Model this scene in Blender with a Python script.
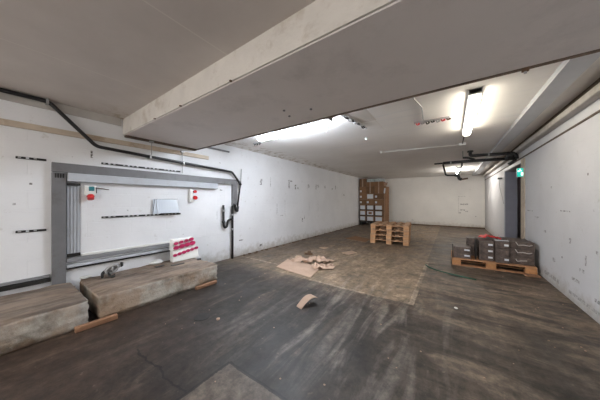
import bpy, bmesh, math, random
from mathutils import Vector, Matrix
random.seed(7)
scn = bpy.context.scene
for o in list(bpy.data.objects): bpy.data.objects.remove(o, do_unlink=True)
C = scn.collection
H = 1.3
# ---------------------------------------------------------------- camera, world, exposure
cam = bpy.data.cameras.new('camera'); co = bpy.data.objects.new('camera', cam); C.objects.link(co)
cam.sensor_width = 36; cam.lens = 216/600*36; cam.shift_y = 0.5/600; cam.clip_start = .05; cam.clip_end = 100
co.location = (0, 0, H); co.rotation_euler = (math.pi/2, 0, math.atan(151/216))
scn.camera = co
w = bpy.data.worlds.new('world'); scn.world = w; w.use_nodes = True
w.node_tree.nodes['Background'].inputs[0].default_value = (1, .99, .985, 1)
w.node_tree.nodes['Background'].inputs[1].default_value = 2.3
scn.view_settings.view_transform = 'Standard'; scn.view_settings.look = 'None'
scn.view_settings.exposure = 0.97; scn.view_settings.gamma = 1
scn.view_settings.use_curve_mapping = False
TUBE_FRONT = 12.0      # emission of the tubes in view
TUBE_COOL = 75.0
FILL_REAR = 8.0       # unseen lamps added behind the camera to light the near bay
# ---------------------------------------------------------------- materials
def lin(c):
    return tuple((v/12.92 if v <= .04045 else ((v+.055)/1.055)**2.4) for v in [x/255 for x in c]) + (1,)
class NT:
    def __init__(s, name):
        s.m = bpy.data.materials.new(name); s.m.use_nodes = True
        s.t = s.m.node_tree; s.b = s.t.nodes['Principled BSDF']
        s.tc = s.t.nodes.new('ShaderNodeTexCoord')
    def n(s, k, **kw):
        x = s.t.nodes.new(k)
        for a, v in kw.items(): setattr(x, a, v)
        return x
    def l(s, a, b): s.t.links.new(a, b)
    def val(s, x, v):
        if isinstance(v, (int, float)): x.default_value = v
        elif isinstance(v, tuple): x.default_value = v
        else: s.l(v, x)
    def math(s, op, a, b=None, clamp=False):
        x = s.n('ShaderNodeMath', operation=op, use_clamp=clamp); s.val(x.inputs[0], a)
        if b is not None: s.val(x.inputs[1], b)
        return x.outputs[0]
    def coords(s, scale=(1, 1, 1), rot=(0, 0, 0), loc=(0, 0, 0)):
        x = s.n('ShaderNodeMapping'); s.l(s.tc.outputs['Object'], x.inputs[0])
        x.inputs['Scale'].default_value = scale; x.inputs['Rotation'].default_value = rot; x.inputs['Location'].default_value = loc
        return x.outputs[0]
    def noise(s, sc, det=4, rough=.55, vec=None, dist=0):
        x = s.n('ShaderNodeTexNoise'); x.inputs['Scale'].default_value = sc; x.inputs['Detail'].default_value = det
        x.inputs['Roughness'].default_value = rough; x.inputs['Distortion'].default_value = dist
        s.l(vec if vec else s.tc.outputs['Object'], x.inputs['Vector']); return x.outputs['Fac']
    def ramp(s, v, a, b, x=0., y=1.):
        r = s.n('ShaderNodeMapRange', clamp=True); s.val(r.inputs[0], v)
        for i, q in enumerate((a, b, x, y)): r.inputs[i+1].default_value = q
        return r.outputs[0]
    def mix(s, f, a, b, mode='MIX'):
        x = s.n('ShaderNodeMix', data_type='RGBA', blend_type=mode); s.val(x.inputs[0], f); s.val(x.inputs[6], a); s.val(x.inputs[7], b)
        return x.outputs[2]
    def sep(s, vec=None):
        x = s.n('ShaderNodeSeparateXYZ'); s.l(vec if vec else s.tc.outputs['Object'], x.inputs[0]); return x.outputs
    def bump(s, h, strength=.3, dist=.01):
        x = s.n('ShaderNodeBump'); x.inputs['Strength'].default_value = strength; x.inputs['Distance'].default_value = dist
        s.l(h, x.inputs['Height']); s.l(x.outputs[0], s.b.inputs['Normal'])
    def box(s, X, c, hw):     # soft 1-D window
        d = s.math('ABSOLUTE', s.math('SUBTRACT', X, c)); return s.math('LESS_THAN', d, hw)
def simple(name, col, rough=.6, metal=0., var=.12, sc=6, bump=0., dirt=None, spec=None):
    t = NT(name); c = lin(col); n = t.noise(sc, 6)
    dk = tuple(v*(1-var) for v in c[:3])+(1,); lt = tuple(min(1, v*(1+var)) for v in c[:3])+(1,)
    o = t.mix(t.ramp(n, .3, .7), dk, lt)
    if dirt: o = t.mix(t.ramp(t.noise(sc*.6, 8, .7, t.coords(loc=(3, 5, 7))), .52, .68, 0, dirt[1]), o, lin(dirt[0]))
    t.l(o, t.b.inputs['Base Color']); t.b.inputs['Roughness'].default_value = rough; t.b.inputs['Metallic'].default_value = metal
    if spec is not None: t.b.inputs['Specular IOR Level'].default_value = spec
    if bump: t.bump(t.noise(sc*6, 5), bump)
    return t.m
def glow(name, col, st, base=(240, 240, 240)):
    t = NT(name); t.b.inputs['Base Color'].default_value = lin(base)
    t.b.inputs['Emission Color'].default_value = lin(col); t.b.inputs['Emission Strength'].default_value = st
    return t.m

def wall_mat(name, col, u, marks=(), brick=True, speck=.5, stain=(150, 140, 125)):
    """painted masonry; u = horizontal axis index (0 or 1); marks = (centre u, centre z, half u, half z, strength)"""
    t = NT(name); c = lin(col); S = t.sep(); U, Z = S[u], S[2]
    n = t.noise(1.3, 6, .6); n2 = t.noise(9, 6, .65)
    o = t.mix(t.ramp(n, .3, .7), tuple(v*.9 for v in c[:3])+(1,), c)
    o = t.mix(t.ramp(n2, .62, .75, 0, .35), o, lin(stain))
    # small pits and chips
    sp = t.noise(14, 3, .5, t.coords(loc=(9, 1, 4)))
    o = t.mix(t.ramp(sp, .74, .78, 0, speck), o, lin((95, 85, 75)))
    # thin scratches
    scv = t.coords(scale=(1, 1, 7) if u == 0 else (1, 1, 7)); sc_ = t.noise(2.2, 7, .7, scv, 1.5)
    o = t.mix(t.ramp(t.math('ABSOLUTE', t.math('SUBTRACT', sc_, .36)), .0, .006, .28, 0), o, lin((110, 105, 100)))
    # scuffed zone near the floor
    low = t.ramp(t.math('ADD', Z, t.math('MULTIPLY', t.math('SUBTRACT', n2, .5), .5)), .0, .22, .6, 0)
    o = t.mix(low, o, lin(stain))
    acc = None
    for (cu, cz, hu, hz, st) in marks:
        m = t.math('MULTIPLY', t.math('MULTIPLY', t.box(U, cu, hu), t.box(Z, cz, hz)), st)
        acc = m if acc is None else t.math('MAXIMUM', acc, m)
    if acc is not None:
        brk = t.ramp(t.noise(26, 4, .6), .42, .56)
        o = t.mix(t.math('MULTIPLY', acc, brk), o, lin((88, 84, 80)))
    t.l(o, t.b.inputs['Base Color']); t.b.inputs['Roughness'].default_value = .7
    if brick:
        br = t.n('ShaderNodeTexBrick'); cb = t.n('ShaderNodeCombineXYZ'); t.l(U, cb.inputs[0]); t.l(Z, cb.inputs[1])
        t.l(cb.outputs[0], br.inputs['Vector']); br.inputs['Scale'].default_value = 1.0
        br.inputs['Brick Width'].default_value = .5; br.inputs['Row Height'].default_value = .2
        br.inputs['Mortar Size'].default_value = .006; br.inputs['Mortar Smooth'].default_value = .6
        hgt = t.math('ADD', t.math('MULTIPLY', br.outputs['Fac'], -.35), t.math('MULTIPLY', n2, .8))
        t.bump(hgt, .35, .008)
    else: t.bump(n2, .25, .006)
    return t.m

def floor_mat():
    t = NT('worn_concrete_floor'); S = t.sep(); X, Y = S[0], S[1]
    wob = t.math('MULTIPLY', t.math('SUBTRACT', t.noise(.9, 5, .6), .5), 1.1)
    Xw, Yw = t.math('ADD', X, wob), t.math('ADD', Y, wob)
    big = t.noise(.55, 6, .6); mid = t.noise(2.6, 8, .65); fine = t.noise(16, 8, .7)
    base = t.mix(t.ramp(mid, .33, .68), lin((72, 63, 54)), lin((110, 100, 90)))
    # dark, tyre polished area in the front
    fw = t.math('MULTIPLY', t.math('SUBTRACT', t.noise(2.2, 6, .65), .5), .8)
    dark = t.ramp(t.math('ADD', Y, fw), 2.55, 3.15, 1, 0)
    dark = t.math('MULTIPLY', dark, t.ramp(Xw, -1.0, .3, 1, .45))
    o = t.mix(dark, base, t.mix(t.ramp(mid, .3, .7), lin((29, 28, 28)), lin((54, 52, 50))))
    # brown dirt towards the concrete blocks
    o = t.mix(t.math('MULTIPLY', t.ramp(t.math('ADD', t.math('MULTIPLY', X, .6), Yw), -1.2, .3, 1, 0), .6), o, lin((72, 56, 46)))
    # paler rear slab, left of the long joint
    rear = t.math('MULTIPLY', t.math('GREATER_THAN', t.math('ADD', Y, t.math('MULTIPLY', fw, .15)), 3.0), t.math('LESS_THAN', X, -.42))
    rear = t.math('MULTIPLY', rear, t.ramp(Xw, -3.4, -2.3, .25, 1))
    o = t.mix(t.math('MULTIPLY', rear, .8), o, t.mix(t.ramp(mid, .3, .7), lin((100, 88, 74)), lin((140, 126, 108))))
    # right hand side: brown grey with dark brushed streaks across
    st = t.noise(2.4, 7, .62, t.coords(scale=(.45, 1.7, 1), rot=(0, 0, -.35)), .8)
    rgt = t.ramp(Xw, -.9, .1, 0, 1)
    o = t.mix(t.math('MULTIPLY', rgt, t.ramp(st, .40, .53, .8, 0)), o, lin((34, 30, 28)))
    o = t.mix(t.math('MULTIPLY', rgt, t.ramp(st, .54, .66, 0, .6)), o, lin((122, 110, 98)))
    # oily blotches everywhere
    bl = t.noise(1.5, 8, .72, t.coords(loc=(4, 8, 0)), .6)
    o = t.mix(t.ramp(bl, .55, .66, 0, .6), o, lin((38, 35, 33)))
    # rust stains
    ru = t.noise(1.9, 6, .6, t.coords(loc=(1.5, 3.1, 0)))
    o = t.mix(t.ramp(ru, .64, .74, 0, .4), o, lin((96, 62, 40)))
    # pale drag marks, long in Y
    dv = t.coords(scale=(2.6, .38, 1), rot=(0, 0, .12)); dr = t.noise(1.9, 7, .6, dv, .9)
    zone = t.math('MULTIPLY', t.ramp(X, -2.3, -1.3, 0, 1), t.ramp(X, -.5, .3, 1, .15))
    zone = t.math('MULTIPLY', zone, t.ramp(Y, .9, 1.5, 0, 1)); zone = t.math('MULTIPLY', zone, t.ramp(Y, 3.0, 3.6, 1, .2))
    o = t.mix(t.math('MULTIPLY', zone, t.ramp(dr, .5, .66, 0, .5)), o, lin((138, 134, 130)))
    ys = t.noise(2.4, 10, .68, t.coords(scale=(2.2, .42, 1), rot=(0, 0, -.10), loc=(5, 0, 0)), 1.0)
    lf = t.ramp(Xw, -1.3, -.6, 1, .25)
    o = t.mix(t.math('MULTIPLY', lf, t.ramp(ys, .42, .52, .35, 0)), o, lin((36, 29, 25)))
    o = t.mix(t.math('MULTIPLY', lf, t.ramp(ys, .54, .66, 0, .25)), o, lin((122, 108, 96)))
    # fine grit
    o = t.mix(t.ramp(fine, .62, .74, 0, .5), o, lin((140, 130, 118)))
    o = t.mix(t.ramp(fine, .38, .28, 0, .5), o, lin((30, 28, 27)))
    # paler repair slab bottom centre with dark joint
    inS = t.math('MULTIPLY', t.math('MULTIPLY', t.math('GREATER_THAN', X, -1.46), t.math('LESS_THAN', X, -.30)), t.math('LESS_THAN', Y, 1.1))
    o = t.mix(t.math('MULTIPLY', inS, .85), o, t.mix(t.ramp(fine, .35, .65), lin((78, 72, 66)), lin((104, 97, 89))))
    fx = t.math('ADD', X, t.math('MULTIPLY', t.math('SUBTRACT', fine, .5), .03)); fy = t.math('ADD', Y, t.math('MULTIPLY', t.math('SUBTRACT', fine, .5), .03))
    j1 = t.math('MULTIPLY', t.box(fx, -1.46, .012), t.math('LESS_THAN', Y, 1.1))
    j2 = t.math('MULTIPLY', t.box(fy, 1.1, .012), t.math('MULTIPLY', t.math('GREATER_THAN', X, -1.46), t.math('LESS_THAN', X, -.30)))
    cw = t.math('ADD', Y, t.math('MULTIPLY', t.math('SUBTRACT', t.noise(5, 4, .6), .5), .12))
    cr = t.math('MULTIPLY', t.box(cw, .74, .008), t.math('MULTIPLY', t.math('GREATER_THAN', X, -2.25), t.math('LESS_THAN', X, -1.46)))
    o = t.mix(t.math('MULTIPLY', t.math('MAXIMUM', t.math('MAXIMUM', j1, j2), cr), .85), o, lin((22, 20, 19)))
    # pale joints: across at y=3, along at x=-.42, faint one along y=3 near the wall
    brk = t.ramp(t.noise(4, 6, .7), .42, .55)
    k1 = t.math('MULTIPLY', t.box(fy, 3.0, .025), t.math('MULTIPLY', t.math('GREATER_THAN', X, -1.92), t.math('LESS_THAN', X, -.85)))
    k2 = t.math('MULTIPLY', t.box(fx, -.41, .03), t.math('MULTIPLY', t.math('GREATER_THAN', Y, 3.0), t.math('LESS_THAN', Y, 5.3)))
    k3 = t.math('MULTIPLY', t.box(fy, 3.35, .025), t.math('MULTIPLY', t.math('GREATER_THAN', X, -4.0), t.math('LESS_THAN', X, -2.9)))
    kk = t.math('MULTIPLY', t.math('MAXIMUM', t.math('MAXIMUM', k1, k2), k3), brk)
    o = t.mix(t.math('MULTIPLY', kk, .5), o, lin((158, 148, 134)))
    m1 = t.ramp(t.noise(3.2, 12, .78, t.coords(scale=(1.5, .8, 1), rot=(0, 0, -.5))), .36, .64, .66, 1.38)
    m2 = t.ramp(t.noise(11, 10, .8, t.coords(loc=(7, 2, 0))), .38, .62, .62, 1.42)
    mm = t.n('ShaderNodeCombineColor'); v = t.math('MULTIPLY', m1, m2)
    for k in range(3): t.l(v, mm.inputs[k])
    o = t.mix(1.0, o, mm.outputs[0], 'MULTIPLY')
    o = t.mix(1.0, o, (1.06, .98, .90, 1), 'MULTIPLY')
    t.l(o, t.b.inputs['Base Color'])
    rg = t.ramp(mid, .3, .7, .42, .72); t.l(rg, t.b.inputs['Roughness']); t.b.inputs['Specular IOR Level'].default_value = .4
    t.bump(t.math('ADD', t.math('MULTIPLY', mid, .5), t.math('MULTIPLY', fine, .5)), .3, .01)
    return t.m

def ceil_mat():
    t = NT('painted_ceiling'); S = t.sep(); X, Y = S[0], S[1]
    n = t.noise(1.0, 7, .6); n2 = t.noise(7, 7, .7)
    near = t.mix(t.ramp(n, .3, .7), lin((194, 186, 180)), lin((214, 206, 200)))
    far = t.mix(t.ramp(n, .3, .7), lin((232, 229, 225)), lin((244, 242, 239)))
    o = t.mix(t.math('GREATER_THAN', Y, 2.0), near, far)  # near bay darker, far bay paler: their light level put into the colour
    o = t.mix(t.ramp(n2, .66, .76, 0, .3), o, lin((140, 125, 108)))
    sv = t.coords(scale=(.5, 6, 1)); s_ = t.noise(1.6, 6, .6, sv, .5)
    o = t.mix(t.math('MULTIPLY', t.math('GREATER_THAN', Y, 2.0), t.ramp(s_, .58, .66, 0, .45)), o, lin((226, 226, 226)))
    # board joints
    J = t.math('MULTIPLY', t.box(X, -1.55, .006), t.math('LESS_THAN', Y, 1.2))
    J = t.math('MAXIMUM', J, t.math('MULTIPLY', t.box(X, -2.8, .005), t.math('LESS_THAN', Y, 1.2)))
    J = t.math('MAXIMUM', J, t.math('MULTIPLY', t.box(X, -.95, .008), t.math('MULTIPLY', t.math('GREATER_THAN', Y, 2.2), t.math('LESS_THAN', Y, 3.9))))
    J = t.math('MAXIMUM', J, t.math('MULTIPLY', t.box(Y, 3.3, .005), t.math('LESS_THAN', X, -.9)))
    o = t.mix(t.math('MULTIPLY', J, .45), o, lin((225, 220, 210)))
    # rubbed patch near the beam
    P = t.math('MULTIPLY', t.box(X, -1.05, .12), t.box(Y, 3.05, .32))
    o = t.mix(t.math('MULTIPLY', P, .4), o, lin((176, 166, 152)))
    # crumbled paint at the wall end of the beam
    cor = t.math('MULTIPLY', t.ramp(X, -4.0, -3.4, 1, 0), t.ramp(Y, .7, 1.15, 0, 1))
    o = t.mix(t.math('MULTIPLY', cor, t.ramp(n2, .5, .62)), o, lin((160, 140, 112)))
    t.l(o, t.b.inputs['Base Color']); t.b.inputs['Roughness'].default_value = .75; t.bump(n2, .3, .006)
    return t.m

LM = [(4.05, 1.76, .035, .05, 1), (4.07, 1.84, .03, .03, 1), (4.42, 1.80, .012, .13, .8), (5.25, 1.80, .03, .13, .9), (5.35, 1.9, .06, .02, .9),
      (5.58, 1.73, .04, .07, 1), (5.72, 1.70, .03, .03, .9), (6.37, 1.80, .05, .06, .9), (6.87, 1.80, .03, .1, .9), (7.02, 1.84, .05, .05, .7), (7.56, 1.83, .05, .05, .9),
      (8.2, 1.78, .06, .04, .8), (8.5, 1.86, .03, .08, .8), (5.98, .65, .03, .06, 1), (6.1, .74, .02, .05, 1), (9.41, 1.56, .05, .04, 1), (4.05, .13, .05, .03, 1), (3.4, .36, .06, .015, 1),
      (4.69, 1.06, .012, .16, .6), (5.05, 1.1, .009, .22, .5), (7.01, 1.09, .009, .2, .5), (6.4, 1.1, .008, .15, .5), (4.9, .86, .06, .012, .6),
      (.27, 1.50, .012, .012, 1), (.35, 2.16, .012, .012, 1), (.8, 1.94, .012, .05, 1), (.15, 1.26, .012, .012, .8), (2.75, 1.0, .01, .1, .3), (1.2, 1.15, .012, .012, .7), (2.85, 1.53, .03, .02, .7)]
RM = [(4.5, 1.155, .16, .008, 1), (6.1, 1.1, .2, .01, .8), (5.7, 1.0, .12, .01, .7), (4.35, .77, .03, .035, .9), (4.04, .46, .06, .02, .9), (3.71, .22, .05, .02, .9), (5.27, .79, .05, .02, .8),
      (3.71, .74, .02, .015, 1), (3.77, 1.19, .012, .012, 1), (3.9, 1.6, .015, .015, 1), (4.2, .3, .1, .02, .8), (4.9, .4, .06, .03, .7), (3.95, .6, .02, .06, .7), (5.0, 1.5, .02, .02, .8), (4.6, .5, .02, .015, 1), (4.0, .1, .4, .02, .6), (5.0, .12, .3, .03, .6)]
BM = [(.3, 1.1, .012, .42, .35), (.52, 1.12, .16, .03, .8), (.45, .84, .1, .03, .8), (.62, .78, .06, .03, .7), (.35, .7, .05, .04, .6), (.42, 1.5, .14, .012, .5), (-1.7, .25, .06, .02, .7), (.95, .55, .02, .02, .8)]
M = {}
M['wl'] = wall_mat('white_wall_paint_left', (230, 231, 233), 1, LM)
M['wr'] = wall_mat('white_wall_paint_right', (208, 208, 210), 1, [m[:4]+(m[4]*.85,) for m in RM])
M['wb'] = wall_mat('white_wall_paint_back', (228, 225, 219), 0, BM, brick=False)
M['cream'] = simple('cream_plaster', (208, 203, 196), .7, var=.06, sc=5, bump=.3, dirt=((140, 118, 90), .5))
M['beam'] = simple('grey_beam_plaster', (222, 215, 211), .7, var=.03, sc=2.5, bump=.1, dirt=((160, 154, 148), .3))
M['floor'] = floor_mat(); M['ceil'] = ceil_mat()
M['steel_grey'] = simple('grey_painted_steel', (132, 133, 136), .5, var=.07, sc=8, dirt=((105, 102, 98), .5))
M['steel_beam'] = simple('grey_beam_paint', (204, 206, 210), .5, var=.05, sc=5)
M['steel_dark'] = simple('dark_grey_steel', (112, 112, 114), .5, var=.08, sc=9, dirt=((82, 76, 70), .5))
M['steel_light'] = simple('pale_grey_steel', (180, 184, 190), .45, var=.05, sc=7, dirt=((150, 146, 140), .3))
M['galv'] = simple('galvanised_metal', (168, 168, 168), .4, .45, .15, 20)
M['black'] = simple('black_pipe_plastic', (24, 24, 26), .38, var=.2, sc=12)
M['blackmetal'] = simple('dark_metal', (44, 43, 42), .5, .4, .3, 15)
M['wood_cream'] = simple('painted_batten_wood', (196, 182, 164), .7, var=.12, sc=5, bump=.2, dirt=((140, 112, 86), .6))
M['ledge'] = simple('grey_cream_ledge_paint', (180, 176, 171), .7, var=.08, sc=5, dirt=((130, 115, 98), .5))
M['wood_brown'] = simple('stained_batten_wood', (98, 84, 72), .75, var=.25, sc=9, bump=.3)
def wood(name, a, b, axis):
    t = NT(name); sc = [9, 9, 9]; sc[axis] = 1.2
    oi = t.n('ShaderNodeObjectInfo')
    n = t.noise(2.2, 6, .6, t.coords(scale=tuple(sc)), .6)
    o = t.mix(t.ramp(n, .3, .7), lin(a), lin(b))
    o = t.mix(t.math('MULTIPLY', oi.outputs['Random'], .45), o, lin(tuple(int(v*.78) for v in a)))
    o = t.mix(t.ramp(t.noise(3, 6, .7), .6, .75, 0, .5), o, lin((88, 66, 46)))
    t.l(o, t.b.inputs['Base Color']); t.b.inputs['Roughness'].default_value = .75; t.bump(n, .3, .004); return t.m
M['pine'] = wood('pallet_pine_boards', (178, 138, 104), (206, 168, 132), 0)
M['pine_y'] = wood('pallet_pine_crossboards', (170, 126, 92), (200, 158, 120), 1)
M['pblock'] = wood('pallet_pine_blocks', (192, 142, 98), (214, 168, 124), 1)
M['opine'] = wood('old_pallet_boards', (150, 106, 74), (180, 134, 96), 0)
M['opine_y'] = wood('old_pallet_crossboards', (150, 108, 72), (180, 136, 94), 1)
M['opblock'] = wood('old_pallet_blocks', (172, 118, 74), (194, 142, 94), 1)
M['wedge'] = wood('orange_brown_timber', (136, 98, 72), (164, 124, 94), 1)
M['card'] = simple('brown_cardboard', (132, 98, 70), .85, var=.12, sc=5)
M['card_dark'] = simple('dark_cardboard', (112, 84, 60), .85, var=.15, sc=5)
M['card_pale'] = simple('pale_cardboard', (166, 141, 122), .85, var=.08, sc=6, dirt=((120, 96, 74), .4))
M['label'] = simple('white_paper_label', (206, 210, 214), .6, var=.04, sc=9)
M['plastic_clear'] = simple('cloudy_plastic_film', (176, 186, 188), .25, var=.2, sc=14)
M['parcel'] = simple('dark_printed_wrap', (80, 68, 62), .55, var=.45, sc=22, dirt=((124, 106, 94), .6))
M['parcel_band'] = simple('white_strapping_band', (196, 190, 184), .4, var=.1)
M['red'] = simple('red_plastic_sheet', (206, 36, 40), .45, var=.12, sc=10)
M['white_plastic'] = simple('white_plastic', (224, 224, 220), .4, var=.04)
M['teal'] = simple('teal_plastic', (60, 132, 140), .4, var=.1)
M['magenta'] = simple('magenta_print', (176, 24, 84), .5, var=.12, sc=20)
M['green'] = simple('green_hose_plastic', (26, 74, 56), .45, var=.2)
M['rubble'] = simple('plaster_rubble', (206, 206, 202), .9, var=.1, sc=20, bump=.5)
M['rust'] = simple('rust_brown', (96, 74, 56), .8, var=.3, sc=20)
M['chrome'] = simple('sheet_metal_painted_sheen', (232, 242, 255), .18, .35, .02)  # bluish white reflection of the lamps put into the base colour
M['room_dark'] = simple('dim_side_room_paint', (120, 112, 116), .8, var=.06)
M['reveal'] = simple('shaded_reveal_grey', (148, 148, 158), .7, var=.05)  # shade on the far jamb face put into this blue-grey
def blockmat():
    t = NT('weathered_cast_concrete'); n = t.noise(2.6, 8, .68); f = t.noise(22, 6, .7)
    o = t.mix(t.ramp(n, .4, .6), lin((100, 92, 82)), lin((184, 178, 168)))
    S = t.sep(t.tc.outputs['Object'])
    o = t.mix(t.ramp(t.noise(1.7, 6, .6, t.coords(loc=(2, 2.6, 5))), .5, .62, 0, .5), o, lin((150, 112, 74)))
    o = t.mix(t.ramp(f, .6, .72, 0, .55), o, lin((92, 84, 76)))
    g = t.n('ShaderNodeNewGeometry'); up = t.sep(g.outputs['Normal'])[2]
    o = t.mix(t.ramp(up, .6, .9, 0, .85), o, t.mix(t.ramp(t.noise(2.2, 9, .7, t.coords(scale=(3, .8, 1))), .4, .6), lin((72, 58, 48)), lin((140, 122, 106))))
    t.l(o, t.b.inputs['Base Color']); t.b.inputs['Roughness'].default_value = .85; t.bump(t.math('ADD', n, f), .6, .012); return t.m
M['block'] = blockmat()
M['tube_cool'] = glow('lit_tube_cool', (234, 243, 255), TUBE_COOL)
M['tube_warm'] = glow('lit_tube_warm', (255, 244, 224), TUBE_FRONT)
M['fill_rear'] = glow('added_tube_rear', (255, 246, 236), FILL_REAR)
M['tube_far'] = glow('lit_tube_far', (255, 248, 238), 40.0)
M['fill_side'] = glow('added_tube_side_room', (255, 240, 235), 2.0)
M['exit'] = glow('lit_exit_sign_green', (20, 190, 170), .55, (20, 120, 110))
M['exit_w'] = glow('lit_exit_sign_white', (200, 255, 245), .9)
# ---------------------------------------------------------------- mesh helpers
def box(bm, x0, x1, y0, y1, z0, z1, bev=0., seg=1):
    r = bmesh.ops.create_cube(bm, size=1); vs = r['verts']
    bmesh.ops.scale(bm, vec=(abs(x1-x0), abs(y1-y0), abs(z1-z0)), verts=vs)
    bmesh.ops.translate(bm, vec=((x0+x1)/2, (y0+y1)/2, (z0+z1)/2), verts=vs)
    if bev:
        es = list({e for v in vs for e in v.link_edges})
        bmesh.ops.bevel(bm, geom=es, offset=bev, segments=seg, affect='EDGES', profile=.5)
def tube(bm, pts, r, seg=12, cap=True, bend=0., bs=5):
    pts = [Vector(p) for p in pts]
    if bend and len(pts) > 2:
        out = [pts[0]]
        for i in range(1, len(pts)-1):
            a, b, c = pts[i-1], pts[i], pts[i+1]
            l = min(bend, (b-a).length*.45, (c-b).length*.45)
            p, q = b+(a-b).normalized()*l, b+(c-b).normalized()*l
            for k in range(bs+1):
                u = k/bs; out.append(p*(1-u)**2+b*2*u*(1-u)+q*u*u)
        out.append(pts[-1]); pts = out
    rings = []; up = None
    for i, p in enumerate(pts):
        d = ((pts[i+1]-p) if i < len(pts)-1 else (p-pts[i-1])).normalized()
        if 0 < i < len(pts)-1: d = ((pts[i+1]-p).normalized()+(p-pts[i-1]).normalized()).normalized()
        if up is None: up = Vector((0, 0, 1)) if abs(d.z) < .9 else Vector((1, 0, 0))
        s = d.cross(up).normalized(); up = s.cross(d).normalized()
        rings.append([bm.verts.new(p+(s*math.cos(2*math.pi*k/seg)+up*math.sin(2*math.pi*k/seg))*r) for k in range(seg)])
    for A, B in zip(rings, rings[1:]):
        for k in range(seg): f = bm.faces.new((A[k], A[(k+1) % seg], B[(k+1) % seg], B[k])); f.smooth = True
    if cap: bm.faces.new(rings[0][::-1]); bm.faces.new(rings[-1])
def prism(bm, poly, thick, mat=Matrix.Identity(4)):
    """poly (x,y) list extruded along z by thick then transformed"""
    a = [bm.verts.new(mat @ Vector((x, y, 0))) for x, y in poly]; b = [bm.verts.new(mat @ Vector((x, y, thick))) for x, y in poly]
    bm.faces.new(a[::-1]); bm.faces.new(b)
    for i in range(len(a)): j = (i+1) % len(a); bm.faces.new((a[i], a[j], b[j], b[i]))
def obj(name, fn, m, parent=None, label=None):
    bm = bmesh.new(); fn(bm); bmesh.ops.recalc_face_normals(bm, faces=bm.faces[:])
    me = bpy.data.meshes.new(name); bm.to_mesh(me); bm.free(); me.materials.append(M[m] if isinstance(m, str) else m)
    o = bpy.data.objects.new(name, me); C.objects.link(o)
    if parent: o.parent = parent
    if label: o['label'] = label
    return o
def tag(o, label, cat, group=None):
    o['label'] = label; o['category'] = cat
    if group: o['group'] = group
    return o
def thing(name, label, cat, loc=(0, 0, 0), rz=0, group=None):
    o = bpy.data.objects.new(name, None); C.objects.link(o); o.location = loc; o.rotation_euler = (0, 0, rz)
    o.empty_display_size = .1
    return tag(o, label, cat, group)
def struct(name, fn, m):
    o = obj(name, fn, m); o['kind'] = 'structure'; return o
def B(*a, **k): return lambda bm: box(bm, *a, **k)
def T(*a, **k): return lambda bm: tube(bm, *a, **k)
def copy_tree(o, parent=None):
    c = o.copy(); C.objects.link(c); c.parent = parent
    for ch in [x for x in bpy.data.objects if x.parent == o]: copy_tree(ch, c)
    return c
# ---------------------------------------------------------------- room
WL, WR, CZ, YB, YN = -4.08, 1.28, 2.53, 13.0, -3.6
struct('floor', B(WL-.2, 3.6, YN-.2, YB+.2, -.15, 0), 'floor')
struct('ceiling', B(WL-.2, 3.6, YN-.2, YB+.2, CZ, CZ+.15), 'ceil')
struct('wall_left', B(WL-.2, WL, YN-.2, YB+.2, 0, CZ), 'wl')
struct('wall_back', B(WL, WR+.25, YB, YB+.2, 0, CZ), 'wb')
def rear(bm):
    box(bm, WL, -3.7, YN-.2, YN, 0, CZ); box(bm, .9, WR+.25, YN-.2, YN, 0, CZ); box(bm, -3.7, .9, YN-.2, YN, 2.35, CZ)
struct('wall_rear', rear, 'wb')      # wide opening added in the unseen rear wall to let daylight in
struct('ground_bounce_added', B(-12, 10, -16, YN-.2, -.15, -.02), 'cream')  # unseen pale ground added to bounce daylight indoors
OY0, OY1, OZ = 6.78, 8.5, 2.14
def wr(bm):
    box(bm, WR, WR+.25, YN, OY0, 0, CZ); box(bm, WR, WR+.25, OY1, YB, 0, CZ); box(bm, WR, WR+.25, OY0, OY1, OZ, CZ)
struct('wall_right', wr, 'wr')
# reveal of the opening and the dim room behind it
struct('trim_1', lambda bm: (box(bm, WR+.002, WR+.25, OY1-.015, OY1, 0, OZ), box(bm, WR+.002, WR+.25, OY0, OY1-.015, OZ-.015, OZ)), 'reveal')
struct('trim_2', lambda bm: (box(bm, WR-.012, WR, OY1-.0, OY1+.07, 0, OZ+.07), box(bm, WR-.012, WR, OY0-.06, OY1, OZ, OZ+.07)), 'steel_light')
struct('trim_3', B(WR-.014, WR, OY0-.34, OY0-.06, 0, 2.2), 'wood_cream')
def side(bm):
    box(bm, 3.4, 3.6, 5.0, 11.2, 0, CZ); box(bm, WR+.25, 3.4, 5.0, 5.1, 0, CZ); box(bm, WR+.25, 3.4, 11.1, 11.2, 0, CZ)
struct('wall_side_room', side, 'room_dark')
# concrete drop beam across the room
def bmbeam(bm): box(bm, WL, WR, 1.16, 2.28, 2.29, CZ, bev=.006)
t_ = struct('trim_4', bmbeam, 'beam')
t_ = struct('trim_5', B(WL, WR, 1.145, 1.16, 2.296, CZ), 'cream')     # cream front face
struct('trim_6', B(WL, WR, 2.278, 2.292, 2.276, 2.30), 'wood_brown')      # formwork batten on far lower edge
struct('trim_7', B(WL, WL+.028, YN, 2.55, 2.135, 2.205, bev=.004), 'wood_cream')   # pale board on left wall
struct('trim_13', B(WL, WL+.022, YN, 1.12, 2.42, CZ), 'ledge')
struct('trim_8', B(WL, WL+.06, 1.165, 2.27, 2.262, 2.29), 'wood_brown')      # batten beneath the beam end
struct('trim_9', B(WL, WL+.03, 2.3, 3.05, 2.37, 2.40), 'steel_dark')
struct('trim_10', B(WR-.06, WR, 2.3, YB, 2.455, CZ), 'wood_brown')
struct('trim_11', B(WR-.10, WR, 2.3, YB, 2.37, 2.45, bev=.01, seg=2), 'ledge')
struct('trim_12', B(WR-.015, WR, 2.3, YB, 2.225, 2.245), 'wood_brown')
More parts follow.
